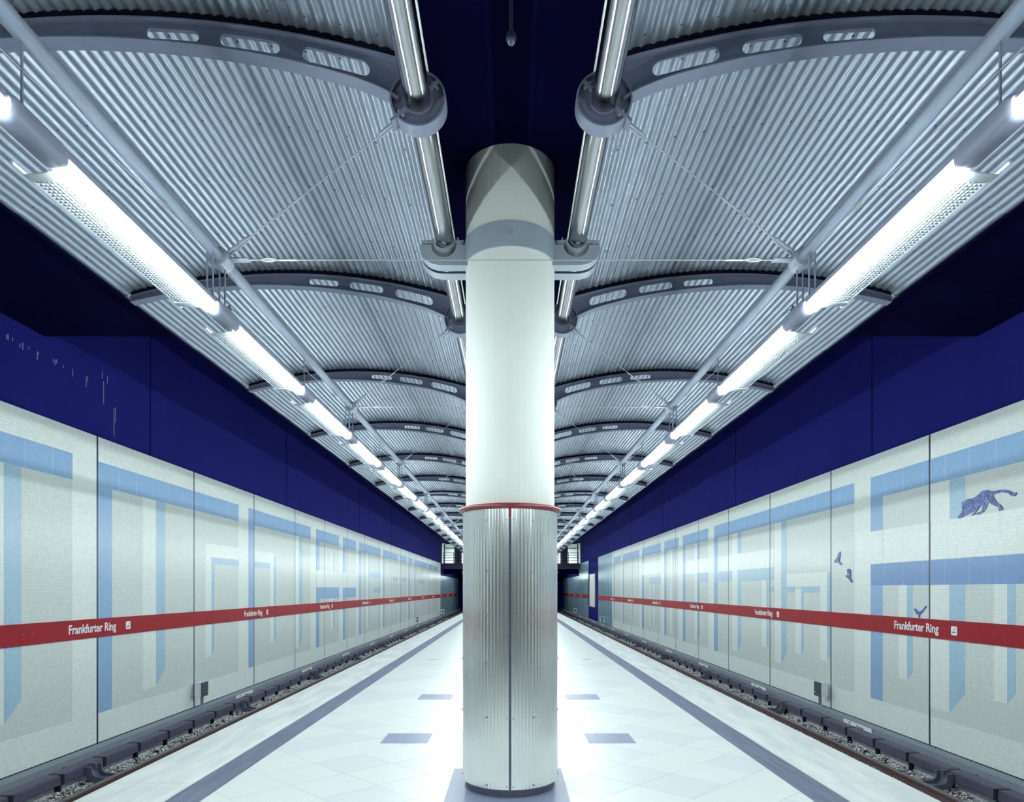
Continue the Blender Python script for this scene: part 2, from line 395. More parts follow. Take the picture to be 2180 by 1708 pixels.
# ------------------------------------------------------------------ side walls: mosaic panels and mural
PW = 3.15
mural = {-1: [], 1: []}      # (polygon in (Y, z), material, level)
def R(s, y0, y1, z0, z1, m, lev): mural[s].append(([(y0, z0), (y1, z0), (y1, z1), (y0, z1)], m, lev))
def P(s, poly, m, lev): mural[s].append((poly, m, lev))
L = -1
def module(s, ya, yb, pil='near', zb=-0.38, zt=3.645, full=True, lintel=None):
    """beam with a grey field under it; a pillar at one end"""
    R(s, ya, yb, zb, 3.25, 't_grey', 1); R(s, ya, yb, 3.25, zt, 't_blue', 3)
    w = 0.36
    p = {'near': (ya, ya+w), 'far': (yb-w, yb), None: None}[pil]
    if p: R(s, p[0], p[1], zb if full else 2.65, 3.25, 't_blue', 3)
def pillar(s, y0, y1, y2, zt, lo=-0.21, hi=0.10):
    """white front y0..y1 and light blue side y1..y2 with a slanting foot (y may run either way)"""
    R(s, min(y0, y1), max(y0, y1), lo, zt, 't_white', 2)
    P(s, [(y1, lo), (y2, hi), (y2, zt), (y1, zt)] if y2 > y1 else [(y2, hi), (y1, lo), (y1, zt), (y2, zt)], 't_lblue', 3)
# left wall
module(L, 5.2, 9.75, None); pillar(L, 8.05, 8.43, 8.73, 3.25, -0.16, 0.11); pillar(L, 6.1, 6.5, 6.8, 3.25)
module(L, 10.36, 15.70); pillar(L, 11.61, 12.05, 12.36, 3.25)
R(L, 13.99, 15.70, 2.31, 2.60, 't_white', 2); R(L, 14.28, 15.70, 2.16, 2.31, 't_lblue', 4); pillar(L, 13.99, 14.28, 14.41, 2.31, 0.12, 0.27)
module(L, 16.29, 21.33)
R(L, 16.65, 18.0, 2.31, 2.60, 't_white', 2); R(L, 16.65, 17.75, 2.16, 2.31, 't_lblue', 4); pillar(L, 17.75, 18.03, 18.18, 2.5, 0.13, 0.27)
pillar(L, 19.8, 20.17, 20.5, 3.25)
for a, c in ((21.95, 24.85), (25.44, 27.56)):
    module(L, a, c); R(L, a, c, 1.67, 2.25, 't_white', 4); R(L, a, c, 1.27, 1.67, 't_blue', 5)
pillar(L, 23.7, 24.03, 24.16, 2.9, 0.1, 0.25)
module(L, 28.15, 32.76); pillar(L, 29.5, 29.96, 30.15, 3.25, -0.2, 0.1); R(L, 30.15, 32.76, 2.16, 2.45, 't_lblue', 3); R(L, 31.2, 32.76, 1.45, 1.65, 't_lblue', 3)
module(L, 33.42, 37.8); pillar(L, 35.2, 35.5, 35.65, 2.3, -0.1, 0.1); R(L, 36.2, 37.8, 2.05, 2.3, 't_lblue', 3)
module(L, 38.4, 41.0); R(L, 39.2, 41.0, 2.05, 2.35, 't_lblue', 3)
module(L, 41.7, 43.4); module(L, 44.2, 50.9); R(L, 46.0, 49.0, 2.0, 2.3, 't_lblue', 3); pillar(L, 47.2, 47.6, 47.8, 3.25)
module(L, 51.75, 54.7); module(L, 55.2, 58.3)
# right wall
Q = 1
R(Q, 5.3, 11.89, -0.39, 1.67, 't_grey', 1); R(Q, 5.3, 11.89, 2.655, 3.25, 't_grey', 1)
R(Q, 5.3, 11.89, 3.25, 3.645, 't_blue', 3); R(Q, 5.3, 11.89, 1.67, 2.06, 't_dblue', 4)
R(Q, 11.51, 11.89, -0.39, 3.25, 't_blue', 3); R(Q, 11.5, 11.9, 2.06, 2.655, 't_white', 4)
R(Q, 9.75, 10.22, 2.655, 3.25, 't_white', 2); R(Q, 9.42, 9.75, 2.655, 3.25, 't_lblue', 3)
pillar(Q, 11.03, 10.80, 10.65, 1.67, 0.09, 0.235); pillar(Q, 10.21, 9.76, 9.42, 1.67, -0.256, 0.077); pillar(Q, 8.86, 8.62, 8.475, 1.67, 0.08, 0.24)
module(Q, 12.46, 21.07, 'far', zb=-0.39)
R(Q, 19.36, 20.72, 1.84, 2.156, 't_lblue', 4); R(Q, 16.30, 20.72, 2.156, 2.63, 't_white', 2)
pillar(Q, 19.34, 18.88, 18.59, 3.25, -0.2, 0.05); R(Q, 18.55, 19.35, 2.156, 2.63, 't_white', 4); R(Q, 16.30, 18.88, 1.83, 2.156, 't_lblue', 4)
pillar(Q, 17.06, 16.74, 16.62, 1.83, 0.1, 0.2); R(Q, 16.30, 16.74, 1.53, 1.67, 't_lblue', 4)
pillar(Q, 16.22, 15.83, 15.52, 3.25, -0.22, 0.08)
R(Q, 13.53, 15.52, 1.665, 1.96, 't_white', 2); R(Q, 15.06, 15.52, 1.52, 1.665, 't_lblue', 4); R(Q, 13.84, 14.74, 1.52, 1.665, 't_lblue', 4)
pillar(Q, 15.05, 14.74, 14.62, 1.60, 0.115, 0.25); pillar(Q, 13.84, 13.53, 13.40, 1.96, 0.105, 0.25)
module(Q, 21.70, 24.89, 'far'); pillar(Q, 23.3, 23.0, 22.67, 3.25, -0.2, 0.05); R(Q, 21.7, 24.52, 2.17, 2.65, 't_white', 4); R(Q, 21.7, 23.0, 1.85, 2.17, 't_lblue', 4)
module(Q, 25.54, 27.9, 'far'); pillar(Q, 26.9, 26.5, 26.35, 3.25)
module(Q, 28.59, 32.67, 'far'); R(Q, 28.59, 32.6, 2.3, 2.9, 't_white', 4); R(Q, 28.6, 30.9, 1.85, 2.17, 't_lblue', 4); pillar(Q, 30.9, 30.6, 30.45, 1.85); pillar(Q, 29.9, 29.7, 29.5, 1.85)
module(Q, 33.36, 38.27, 'far'); pillar(Q, 35.7, 35.4, 35.2, 3.25); pillar(Q, 34.2, 33.95, 33.8, 3.25)
module(Q, 39.0, 41.6, 'far')

def wall_face(s, lev): return s*(XW-0.0012*lev)
walls = {}
JY = {-1: 10.34, 1: 10.22}
YEND = {-1: 60.7, 1: 42.4}
# which mural colours
for s in (-1, 1):
    n = SIDE[s]
    b = MB(); xa, xb = sorted((s*(XW+0.055), s*(XW+0.35))); b.box(xa, xb, Y0, 62.4, -1.45, 7.0); b.box(xa, xb, 62.4, YE+3, -1.45, 3.7)
    wl = tag(b.build('wall_'+n, 'navy'), 'navy painted '+n+' station wall above and behind the mosaic panels', kind='structure')
    walls[s] = wl
    k0 = math.floor((Y0-JY[s])/PW)+1
    a = JY[s]+k0*PW
    while a < YEND[s]-0.3:
        c = min(a+PW, YEND[s])
        ya, yb = a+0.019, c-0.019
        x0, x1 = sorted((s*XW, s*(XW+0.05)))
        p = MB().box(x0, x1, ya, yb, -0.85, 4.04).build('mosaic_panel', 't_white', wl)
        for mi, (poly, m, lev) in enumerate(mural[s]):
            lev = lev + 0.008*mi
            q = clip(clip(poly, 0, ya, False), 0, yb, True)
            if len(q) < 3 or max(v[0] for v in q)-min(v[0] for v in q) < 0.004: continue
            f0, f1 = sorted((s*(XW-0.0012*lev), s*(XW+0.001)))
            MB().prism(q, f0, f1, 'X').build('mural_patch', m, p)
        x0, x1 = sorted((s*(XW-0.003), s*(XW+0.05)))
        MB().box(x0, x1, c-0.019, c+0.019, -0.85, 4.04).build('joint_strip', 'jointstrip', wl)
        a += PW
    # metal clad stretches farther on
    spans = [(60.72, 81.5, 2.9)] if s < 0 else [(42.42, 49.1, 4.04), (55.4, 62.8, 4.04), (62.8, 81.5, 2.9)]
    for ya, yb, zt in spans:
        m = max(1, round((yb-ya)/1.6)); st = (yb-ya)/m
        for i in range(m):
            x0, x1 = sorted((s*XW, s*(XW+0.05)))
            MB().box(x0, x1, ya+i*st+0.012, ya+(i+1)*st-0.012, -0.85, zt).build('metal_panel', 'metalpanel', wl)
# vertical joints of the navy upper wall
    for y in (11.95, 19.2, 28.4, 36.0):
        x0, x1 = sorted((s*(XW+0.045), s*(XW+0.06)))
        MB().box(x0, x1, y-0.004, y+0.004, 4.06, 7.0 if y > 9.3 else 5.2).build('wall_joint', 'navy_dark', wl)

# mosaic animals
def animal(name, pts, conv, label, s, cat):
    poly = [wpt(*conv(p), s) for p in pts]
    cy = sum(p[0] for p in poly)/len(poly); cz = sum(p[1] for p in poly)/len(poly)
    o = MB().prism([(p[0]-cy, p[1]-cz) for p in poly], -0.004, 0.004, 'X').build(name, 'shard', loc=(s*(XW-0.009), cy, cz))
    return tag(o, label, cat)
c6 = lambda p: (1880+p[0]/4.743, 1000+p[1]/4.743)
c7 = lambda p: (1680+p[0]/1.84, 780+p[1]/1.84)
animal('mosaic_panther', [(1352,228),(1355,245),(1340,268),(1310,268),(1270,240),(1215,228),(1150,242),(1115,262),(1135,300),(1160,340),(1185,352),(1205,372),(1217,400),(1210,412),(1178,416),(1172,400),(1183,388),(1150,372),(1105,352),(1078,325),(1060,350),(1045,395),(1020,430),(990,448),(955,457),(948,440),(985,428),(1006,405),(1015,360),(1008,345),(970,395),(945,425),(935,455),(905,466),(898,456),(922,440),(925,422),(880,445),(840,464),(790,490),(765,494),(762,478),(783,455),(808,405),(803,370),(803,325),(818,332),(840,308),(870,297),(910,290),(950,270),(980,240),(1010,214),(1060,206),(1100,220),(1160,210),(1220,202),(1280,212),(1320,235),(1336,250),(1342,232)],
       c6, 'blue mosaic panther prowling head down on the right wall', 1, 'mosaic')
animal('mosaic_bird', [(316,1412),(328,1405),(340,1412),(360,1430),(380,1432),(405,1420),(425,1390),(445,1375),(440,1392),(420,1415),(400,1445),(380,1465),(375,1480),(378,1495),(372,1500),(362,1488),(368,1470),(350,1465),(335,1445),(325,1420)],
       c6, 'small blue mosaic bird perched just above the red band', 1, 'mosaic')
animal('mosaic_bird', [(178,762),(190,750),(194,735),(201,725),(203,740),(199,758),(199,764),(208,775),(205,780),(192,768),(182,771)],
       c7, 'upper of the two flying blue mosaic birds on the right wall', 1, 'mosaic')
animal('mosaic_bird', [(222,820),(231,818),(228,797),(236,793),(244,800),(242,828),(250,846),(246,849),(235,833),(227,827)],
       c7, 'lower of the two flying blue mosaic birds on the right wall', 1, 'mosaic')

# ------------------------------------------------------------------ red name bands
NAME_SRC = {}
for s in (-1, 1):
    n = SIDE[s]
    segs = [(Y0, 81.0)] if s < 0 else [(Y0, 49.1), (55.4, 81.0)]
    for gi, (ya, yb) in enumerate(segs):
        bd = thing('name_band', 'long red enamel band with white lettering along the '+n+' wall' if gi == 0 else 'far red band beyond the white board on the right wall', 'sign', (s*(XW-0.03), 0, 0))
        MB().box(-0.012, 0.012, ya, yb, 0.842, 1.133).build('band', 'red_band', bd)
        MB().box(min(s*0.012, s*0.03), max(s*0.012, s*0.03), ya, yb, 0.90, 0.92).build('mounting_rail', 'jointstrip', bd)
        start = 9.60 if s < 0 else 11.10
        ks = range(-1, 12) if s < 0 else range(-1, 11)
        for k in ks:
            y = start+6.33*k
            if not (ya+1.3 < y < yb-1.3): continue
            loc = (-s*0.0135, y, 0.93)
            if s not in NAME_SRC:
                NAME_SRC[s] = text_mesh('Frankfurter Ring', 0.190, 'white_print', 'lettering', bd, loc, s, xs=0.915, bold=0.0042)
            else: text_dup(NAME_SRC[s], bd, loc)
            yi = y+1.43 if s < 0 else y-1.44
            iy = yi+(0.068 if s < 0 else -0.068)
            pl = []
            for q in range(4):
                for t in range(4):
                    a = q*PI/2+t*PI/6; cx, cz = ((1, 1), (-1, 1), (-1, -1), (1, -1))[q]
                    pl.append((0.045*cx+0.022*math.cos(a), 0.045*cz+0.022*math.sin(a)))
            o = MB().prism(pl, -0.0025, 0.0025, 'X').build('no_smoking_pictogram', 'white_print', bd, loc=(-s*0.0135, iy, 0.985))
            MB().box(-0.0035, 0.0035, -0.045, 0.04, -0.030, -0.018).build('cigarette', 'black_print', o)
            d = 1 if s < 0 else -1
            MB().prism([(-0.045*d, -0.045), (-0.040*d, -0.05), (0.045*d, 0.045), (0.040*d, 0.05)], -0.004, 0.004, 'X').build('slash', 'red', o)
        scr = MB(); y = (8.72 if s < 0 else 8.64)-3.165*5
        if gi: y = ya+0.7
        while y < min(yb, 24):
            for dy in (0, 0.16):
                for z in ((0.985,)): scr.tube([(-s*0.011, y+dy, z), (-s*0.017, y+dy, z)], 0.008, 6)
            y += 3.165
        tag(scr.build('screws', 'wire', bd), kind='stuff')

# ------------------------------------------------------------------ cable trunking, third rail, boxes and small signs
for s in (-1, 1):
    n = SIDE[s]
    tr = thing('cable_trunking', 'grey cable trunking along the foot of the '+n+' wall', 'trunking')
    x0, x1 = sorted((s*6.60, s*6.66)); MB().box(x0, x1, Y0, 80, -1.1, -0.852).build('painted_gap_shade', 'void', tr)  # black strip added to paint in the shade of the gap
    prof = [(s*6.52, -0.836), (s*6.37, -0.846), (s*6.36, -0.852), (s*6.36, -0.985), (s*6.385, -0.995), (s*6.52, -0.995)]
    proto = MB().prism(prof, 0.002, 3.148).build('trunking_section', 'trunk', tr); proto.location = (0, Y0, 0)
    k = 1
    while Y0+3.15*k < 80: inst(proto, tr, (0, Y0+3.15*k, 0)); k += 1
    # curved supports
    o_ = [(5.958, -0.895), (5.958, -1.02), (5.93, -1.08), (5.87, -1.115), (5.54, -1.125)]
    i_ = [(5.54, -1.065), (5.82, -1.03), (5.86, -1.0), (5.872, -0.96), (5.872, -0.895)]
    poly = [(s*x, z) for x, z in o_+i_]
    b = MB(); b.prism(poly, -0.125, -0.095); b.prism(poly, 0.095, 0.125)
    w_ = [(5.95, -0.895), (5.95, -0.99), (5.925, -1.05), (5.87, -1.083), (5.56, -1.103), (5.56, -1.09), (5.87, -1.07), (5.91, -1.04), (5.93, -0.985), (5.93, -0.895)]
    b.prism([(s*x, z) for x, z in w_], -0.095, 0.095)
    b.prism([(s*x, z) for x, z in ((6.44, -0.94), (6.44, -0.985), (5.885, -0.93), (5.885, -0.865), (5.96, -0.862))], -0.02, 0.02)
    sup = b.build('curved_support', 'support', tr)
    ys = [9.20+5.2*k for k in range(-2, 11)] if s < 0 else [8.85+5.35*k for k in range(-2, 10)]
    sup.location = (0, ys[0], 0)
    for y in ys[1:]: inst(sup, tr, (0, y, 0))
    cr = thing('conductor_rail', 'dark covered conductor rail beside the ballast of the '+n+' track', 'conductor rail')
    cp = [(s*6.16, -0.862), (s*5.990, -0.865), (s*5.968, -0.882), (s*5.965, -0.992), (s*6.16, -0.992)]
    cv = MB().prism(cp, 0.03, 0.862).build('cover_segment', 'cover', cr)
    br = MB(); xa, xb = sorted((s*5.958, s*6.15)); br.box(xa, xb, -0.027, 0.027, -1.0, -0.862); xa, xb = sorted((s*6.0, s*6.06)); br.box(xa, xb, -0.022, 0.022, -1.13, -1.0)
    brk = br.build('rail_bracket', 'black', cr)
    yb0 = 7.73 if s < 0 else 7.98
    ks = list(range(-6, 76))
    for i, k in enumerate(ks):
        y = yb0+0.892*k
        if i == 0: cv.location = (0, y, 0); brk.location = (0, y, 0)
        else: inst(cv, cr, (0, y, 0)); inst(brk, cr, (0, y, 0))
    MB().tube([(s*6.1, Y0, -1.035), (s*6.1, 78, -1.035)], 0.018, 6).build('live_rail', 'rust', cr)
    # short-train plates
    src = None
    y0 = 15.45 if s < 0 else 11.9
    k = 0
    y = y0
    while y < 60:
        sg = thing('train_length_plate', nth(k).capitalize()+' white Kurzzug plate on the '+n+' trunking', 'sign', (s*6.352, y, -0.917), 'short train plates on the '+n+' trunking')
        MB().box(-0.004, 0.004, -0.48, 0.48, -0.058, 0.052).build('plate', 'plate', sg)
        st = -0.02 if s < 0 else 0.02
        if src is None:
            src = text_mesh('Kurzzug', 0.072, 'black_print', 'lettering', sg, (-s*0.0055, st, -0.022), s, xs=1.0, bold=0.0006)
            t2 = MB(); d = 1 if s < 0 else -1
            for q0, q1, za, zb in ((-0.29, -0.21, 0.0, 0.012), (-0.28, -0.22, 0.018, 0.028), (-0.265, -0.235, 0.034, 0.042), (-0.30, -0.12, -0.03, -0.024)):
                a_, b_ = sorted((q0*d, q1*d)); t2.box(-0.0055, 0.0055, a_, b_, za, zb)
            ic = t2.build('train_symbol', 'black_print', sg)
        else:
            inst(src, sg, (-s*0.0055, st, -0.022)); inst(ic, sg, (0, 0, 0))
        y += 4.75; k += 1
    # lineside box on a post
    yb_ = 13.45
    bx = thing('lineside_box', 'small grey box with dark front on a post by the '+n+' wall', 'box', (s*6.41, yb_, -0.80))
    MB().box(-0.025, 0.025, -0.02, 0.02, 0.0, 0.24).build('post', 'trunk', bx)
    x0, x1 = sorted((s*0.10, -s*0.03)); MB().box(x0, x1, -0.12, 0.12, 0.19, 0.47).build('casing', 'plate', bx)
    x0, x1 = sorted((-s*0.032, -s*0.065)); MB().box(x0, x1, -0.115, 0.13, 0.185, 0.475).build('front_cover', 'slot', bx)
    MB().tube([(-s*0.065, 0.06, 0.26), (-s*0.072, 0.06, 0.26)], 0.018, 10).build('lock', 'wire', bx)
def number_sign(s, y, z, ch, size, label, post):
    sg = thing('number_sign', label, 'sign', (s*(6.36 if not post else 6.30), y, z))
    w_ = size*0.40
    MB().box(-w_, w_, -0.01, 0.01, -size/2, size/2).build('plate', 'plate', sg)
    me = text_mesh(ch, size*1.05, 'black_print', 'numeral', sg, (-size*0.30, -0.012, -size*0.37), -1, xs=1.0, bold=0.006)
    me.rotation_euler = (0, 0, -PI/2)
    b = MB()
    if post: b.tube([(0, 0, -size/2), (0, 0, -0.22-size/2)], 0.014, 6)
    else: b.box(min(0, s*0.24), max(0, s*0.24), -0.012, 0.008, -0.02, 0.02)
    b.build('post' if post else 'wall_bracket', 'wire', sg)
number_sign(-1, 43.6, -0.42, '2', 0.42, 'white plate numbered 2 on a post by the left wall', True)
number_sign(-1, 60.2, -0.46, '4', 0.42, 'white plate numbered 4 at the end of the left mosaic wall', False)
number_sign(1, 45.3, -0.50, '2', 0.42, 'white plate numbered 2 at the foot of the right metal panels', False)
number_sign(1, 64.3, -0.50, '4', 0.42, 'white plate numbered 4 far along the right wall', False)
pb = thing('information_board', 'tall white information board in the navy recess of the right wall', 'board', (6.62, 52.6, 0))
MB().box(-0.04, 0.03, -1.75, 1.75, 0.19, 2.82).build('board', 'plate', pb)
b = MB()
for x0, x1, z0, z1 in ((-1.78, -1.74, 0.16, 2.85), (1.74, 1.78, 0.16, 2.85), (-1.78, 1.78, 0.16, 0.2), (-1.78, 1.78, 2.81, 2.85)): b.box(-0.055, 0.03, x0, x1, z0, z1)
b.build('frame', 'wire', pb)

# ------------------------------------------------------------------ corrugated canopies
S, D0 = 3.0, 3.72
YC = lambda x: 4.895-(x-2.3)**2/11.6           # underside line of the sheets
def canopy_sheet(s, y0, y1, dz=0.0, pitch=0.0675, amp=0.0085, xa=0.49, xb=4.02):
    b = MB(); n = int((xb-xa)/pitch*8); prev = None; vs = []
    for i in range(n+1):
        x = xa+(xb-xa)*i/n
        ph = (x-xa)/pitch*2*PI; w_ = math.sin(ph); w_ = math.copysign(abs(w_)**0.75, w_)
        z = YC(x)+amp*w_+dz; vs.append((s*x, z))
    k = len(vs)
    pts = [(x, y0, z) for x, z in vs]+[(x, y1, z) for x, z in vs]+[(x, y0, z+0.0025) for x, z in vs]+[(x, y1, z+0.0025) for x, z in vs]
    fs = [(i, i+1, k+i+1, k+i) for i in range(k-1)]+[(2*k+i, 3*k+i, 3*k+i+1, 2*k+i+1) for i in range(k-1)]
    fs += [(i, 2*k+i, 2*k+i+1, i+1) for i in range(k-1)]+[(k+i, k+i+1, 3*k+i+1, 3*k+i) for i in range(k-1)]
    return b.add(pts, fs)
def screw_row(b, s, y, dz=0.0, off=0):
    x = 0.49+0.0675*(0.75+off)
    while x < 4.0:
        z = YC(x)-0.0085+dz
        b.tube([(s*x, y, z+0.002), (s*x, y, z-0.006)], 0.0075, 6); x += 0.0675*3
NB = 20
for s in (-1, 1):
    cn = thing('corrugated_canopy', 'arched corrugated metal canopy over the '+SIDE[s]+' half of the platform', 'canopy')
    a = canopy_sheet(s, 0, 1.53).build('corrugated_sheet', 'sheet', cn, smooth=35)
    c = canopy_sheet(s, 1.47, 3.0, 0.006).build('corrugated_sheet', 'sheet', cn, smooth=35)
    b1 = MB(); screw_row(b1, s, 0.12, off=1); screw_row(b1, s, 0.82, off=0)
    s1 = tag(b1.build('screws', 'slot', a), kind='stuff')
    b2 = MB(); screw_row(b2, s, 1.50, 0.0, off=1); screw_row(b2, s, 2.26, 0.006, off=2); screw_row(b2, s, 2.88, 0.006, off=0)
    s2 = tag(b2.build('screws', 'slot', c), kind='stuff')
    first = True
    for k in range(-4, NB):
        y = D0+S*k
        if first: a.location = (0, y, 0); c.location = (0, y, 0); first = False
        else:
            for src, ss in ((a, s1), (c, s2)):
                o = src.copy(); C.objects.link(o); o.parent = cn; o.location = (0, y, 0)
                t = ss.copy(); C.objects.link(t); t.parent = o
    # inner edge strip of the sheets
    MB().prism([(s*0.482, YC(.49)-0.012), (s*0.492, YC(.49)-0.012), (s*0.492, YC(.49)+0.02), (s*0.482, YC(.49)+0.02)], D0-4*S, D0+NB*S).build('edge_strip', 'lampwhite', cn)
    MB().prism([(s*4.02, YC(4.02)-0.008), (s*4.04, YC(4.02)-0.008), (s*4.04, YC(4.02)+0.05), (s*4.02, YC(4.02)+0.05)], D0-4*S, D0+NB*S).build('outer_flashing', 'navy_dark', cn)

# ------------------------------------------------------------------ arched ribs
T = lambda x: 4.85-(x-2.3)**2/11.6
DEP = [(0.50, 0.26), (0.70, 0.195), (0.85, 0.168), (1.3, 0.145), (2.17, 0.118), (3.0, 0.085), (3.92, 0.055)]
def lerp(tab, x):
    for (a, b_), (c, d) in zip(tab, tab[1:]):
        if x <= c: return b_+(d-b_)*(x-a)/(c-a)
    return tab[-1][1]
Bt = lambda x: T(x)-lerp(DEP, x)
SLOTS = [(0.81, 1.198, 0.043), (1.325, 1.67, 0.036), (1.787, 2.09, 0.030)]
PX, PZ = 0.53, 4.39
def make_rib(s):
    t = thing('arched_rib', '', 'rib', (0, D0, 0))
    xs = set(round(0.58+i*0.06, 4) for i in range(56)); xs = {x for x in xs if x < 3.92}; xs.add(3.92)
    for a, c, h in SLOTS:
        xs = {x for x in xs if not (a-0.004 < x < a+h+0.004 or c-h-0.004 < x < c+0.004)}
        for q in range(7):
            e = h*(1-math.cos(q*PI/12)); xs.add(round(a+e, 5)); xs.add(round(c-e, 5))
    xs = sorted(xs)
    def hh(x):
        for a, c, h in SLOTS:
            if a-1e-6 <= x <= c+1e-6:
                e = min(x-a, c-x)
                return math.sqrt(max(0, h*h-(h-min(e, h))**2)) + 1e-6, True
        return 0, False
    b = MB(); th = 0.006
    for x0, x1 in zip(xs, xs[1:]):
        mid = lambda x: (T(x)+Bt(x))/2+0.004
        h0, i0 = hh(x0); h1, i1 = hh(x1)
        ins = hh((x0+x1)/2)[1]
        parts = [(T(x0), T(x1), mid(x0)+h0, mid(x1)+h1), (mid(x0)-h0, mid(x1)-h1, Bt(x0), Bt(x1))] if ins else [(T(x0), T(x1), Bt(x0), Bt(x1))]
        for a0, a1, c0, c1 in parts:
            for y in (-th, th): b.add([(s*x0, y, a0), (s*x1, y, a1), (s*x1, y, c1), (s*x0, y, c0)], [(0, 1, 2, 3)])
        if ins:
            for sg in (1, -1):
                b.add([(s*x0, -th, mid(x0)+sg*h0), (s*x1, -th, mid(x1)+sg*h1), (s*x1, th, mid(x1)+sg*h1), (s*x0, th, mid(x0)+sg*h0)], [(0, 1, 2, 3)])
    b.box(min(s*3.915, s*3.925), max(s*3.915, s*3.925), -0.045, 0.045, Bt(3.92), T(3.92))
    b.build('web', 'rib', t)
    def strip(zf, th_, w_, nm, m, x0=0.62, x1=3.92):
        bb = MB(); n = 40; vs = []
        for i in range(n+1):
            x = x0+(x1-x0)*i/n; z = zf(x)
            vs += [(s*x, -w_, z), (s*x, w_, z), (s*x, w_, z+th_), (s*x, -w_, z+th_)]
        fs = [(0, 1, 2, 3), tuple(4*n+q for q in (3, 2, 1, 0))]
        for i in range(n):
            for q in range(4): fs.append((4*i+q, 4*i+(q+1) % 4, 4*i+4+(q+1) % 4, 4*i+4+q))
        bb.add(vs, fs); return bb.build(nm, m, t, smooth=40)
    strip(lambda x: Bt(x)-0.009, 0.009, 0.048, 'lower_flange', 'rib', 0.64)
    strip(lambda x: T(x)-0.004, 0.008, 0.048, 'upper_flange', 'rib', 0.60)
    strip(lambda x: T(x)+0.004, 0.046, 0.035, 'filler_strip', 'filler', 0.52)
    # hub ring around the stainless pipe
    b = MB(); b.ring(s*PX, PZ, 0.152, 0.082, -0.008, 0.008, 40); b.build('hub_disc', 'rib', t, smooth=40)
    b = MB(); b.ring(s*PX, PZ, 0.160, 0.150, -0.042, 0.055, 40); b.build('hub_flange', 'rib', t, smooth=40)
    b = MB(); b.ring(s*PX, PZ, 0.086, 0.0735, -0.03, 0.03, 32); b.build('sleeve', 'rib', t, smooth=40)
    # clamp plates across the lower half with bolts, along the line of the tie
    ang = math.atan2(-0.76, 0.9) if s > 0 else math.atan2(-0.76, -0.9)
    for d in (1, -1):
        ca, sa = math.cos(ang)*d, math.sin(ang)*d
        b = MB()
        p0 = (s*PX+ca*0.085, PZ+sa*0.085); p1 = (s*PX+ca*(0.20 if d > 0 else 0.150), PZ+sa*(0.20 if d > 0 else 0.150))
        nx, nz = -sa*0.008, ca*0.008
        b.prism([(p0[0]-nx, p0[1]-nz), (p1[0]-nx, p1[1]-nz), (p1[0]+nx, p1[1]+nz), (p0[0]+nx, p0[1]+nz)], -0.045, 0.045)
        b.build('clamp_plate', 'rib', t)
        mx, mz = s*PX+ca*0.125, PZ+sa*0.125
        b = MB(); b.tube([(mx-nx*3, -0.028, mz-nz*3), (mx+nx*3, -0.028, mz+nz*3)], 0.009, 6); b.build('bolt', 'wire', t)
    return t
for s in (-1, 1):
    n = SIDE[s]
    r0 = make_rib(s)
    grp = 'arched ribs of the '+n+' canopy'; r0['group'] = grp
    r0['label'] = 'nearest slotted grey steel rib arching under the '+n+' canopy'
    for k in range(1, NB): dup(r0, (0, D0+S*k, 0), nth(k)+' slotted grey steel rib from the front under the '+n+' canopy')
    for k in (-1,): dup(r0, (0, D0+S*k, 0), 'slotted grey steel rib just behind the viewer over the '+n+' side')
    # stainless main pipe
    pp = MB().tube([(0, Y0, 0), (0, D0+NB*S, 0)], 0.0735, 36).build('main_pipe', 'stainless', smooth=40, loc=(s*PX, 0, PZ))
    tag(pp, 'polished stainless pipe running '+n+' of the columns under the roof', 'pipe')

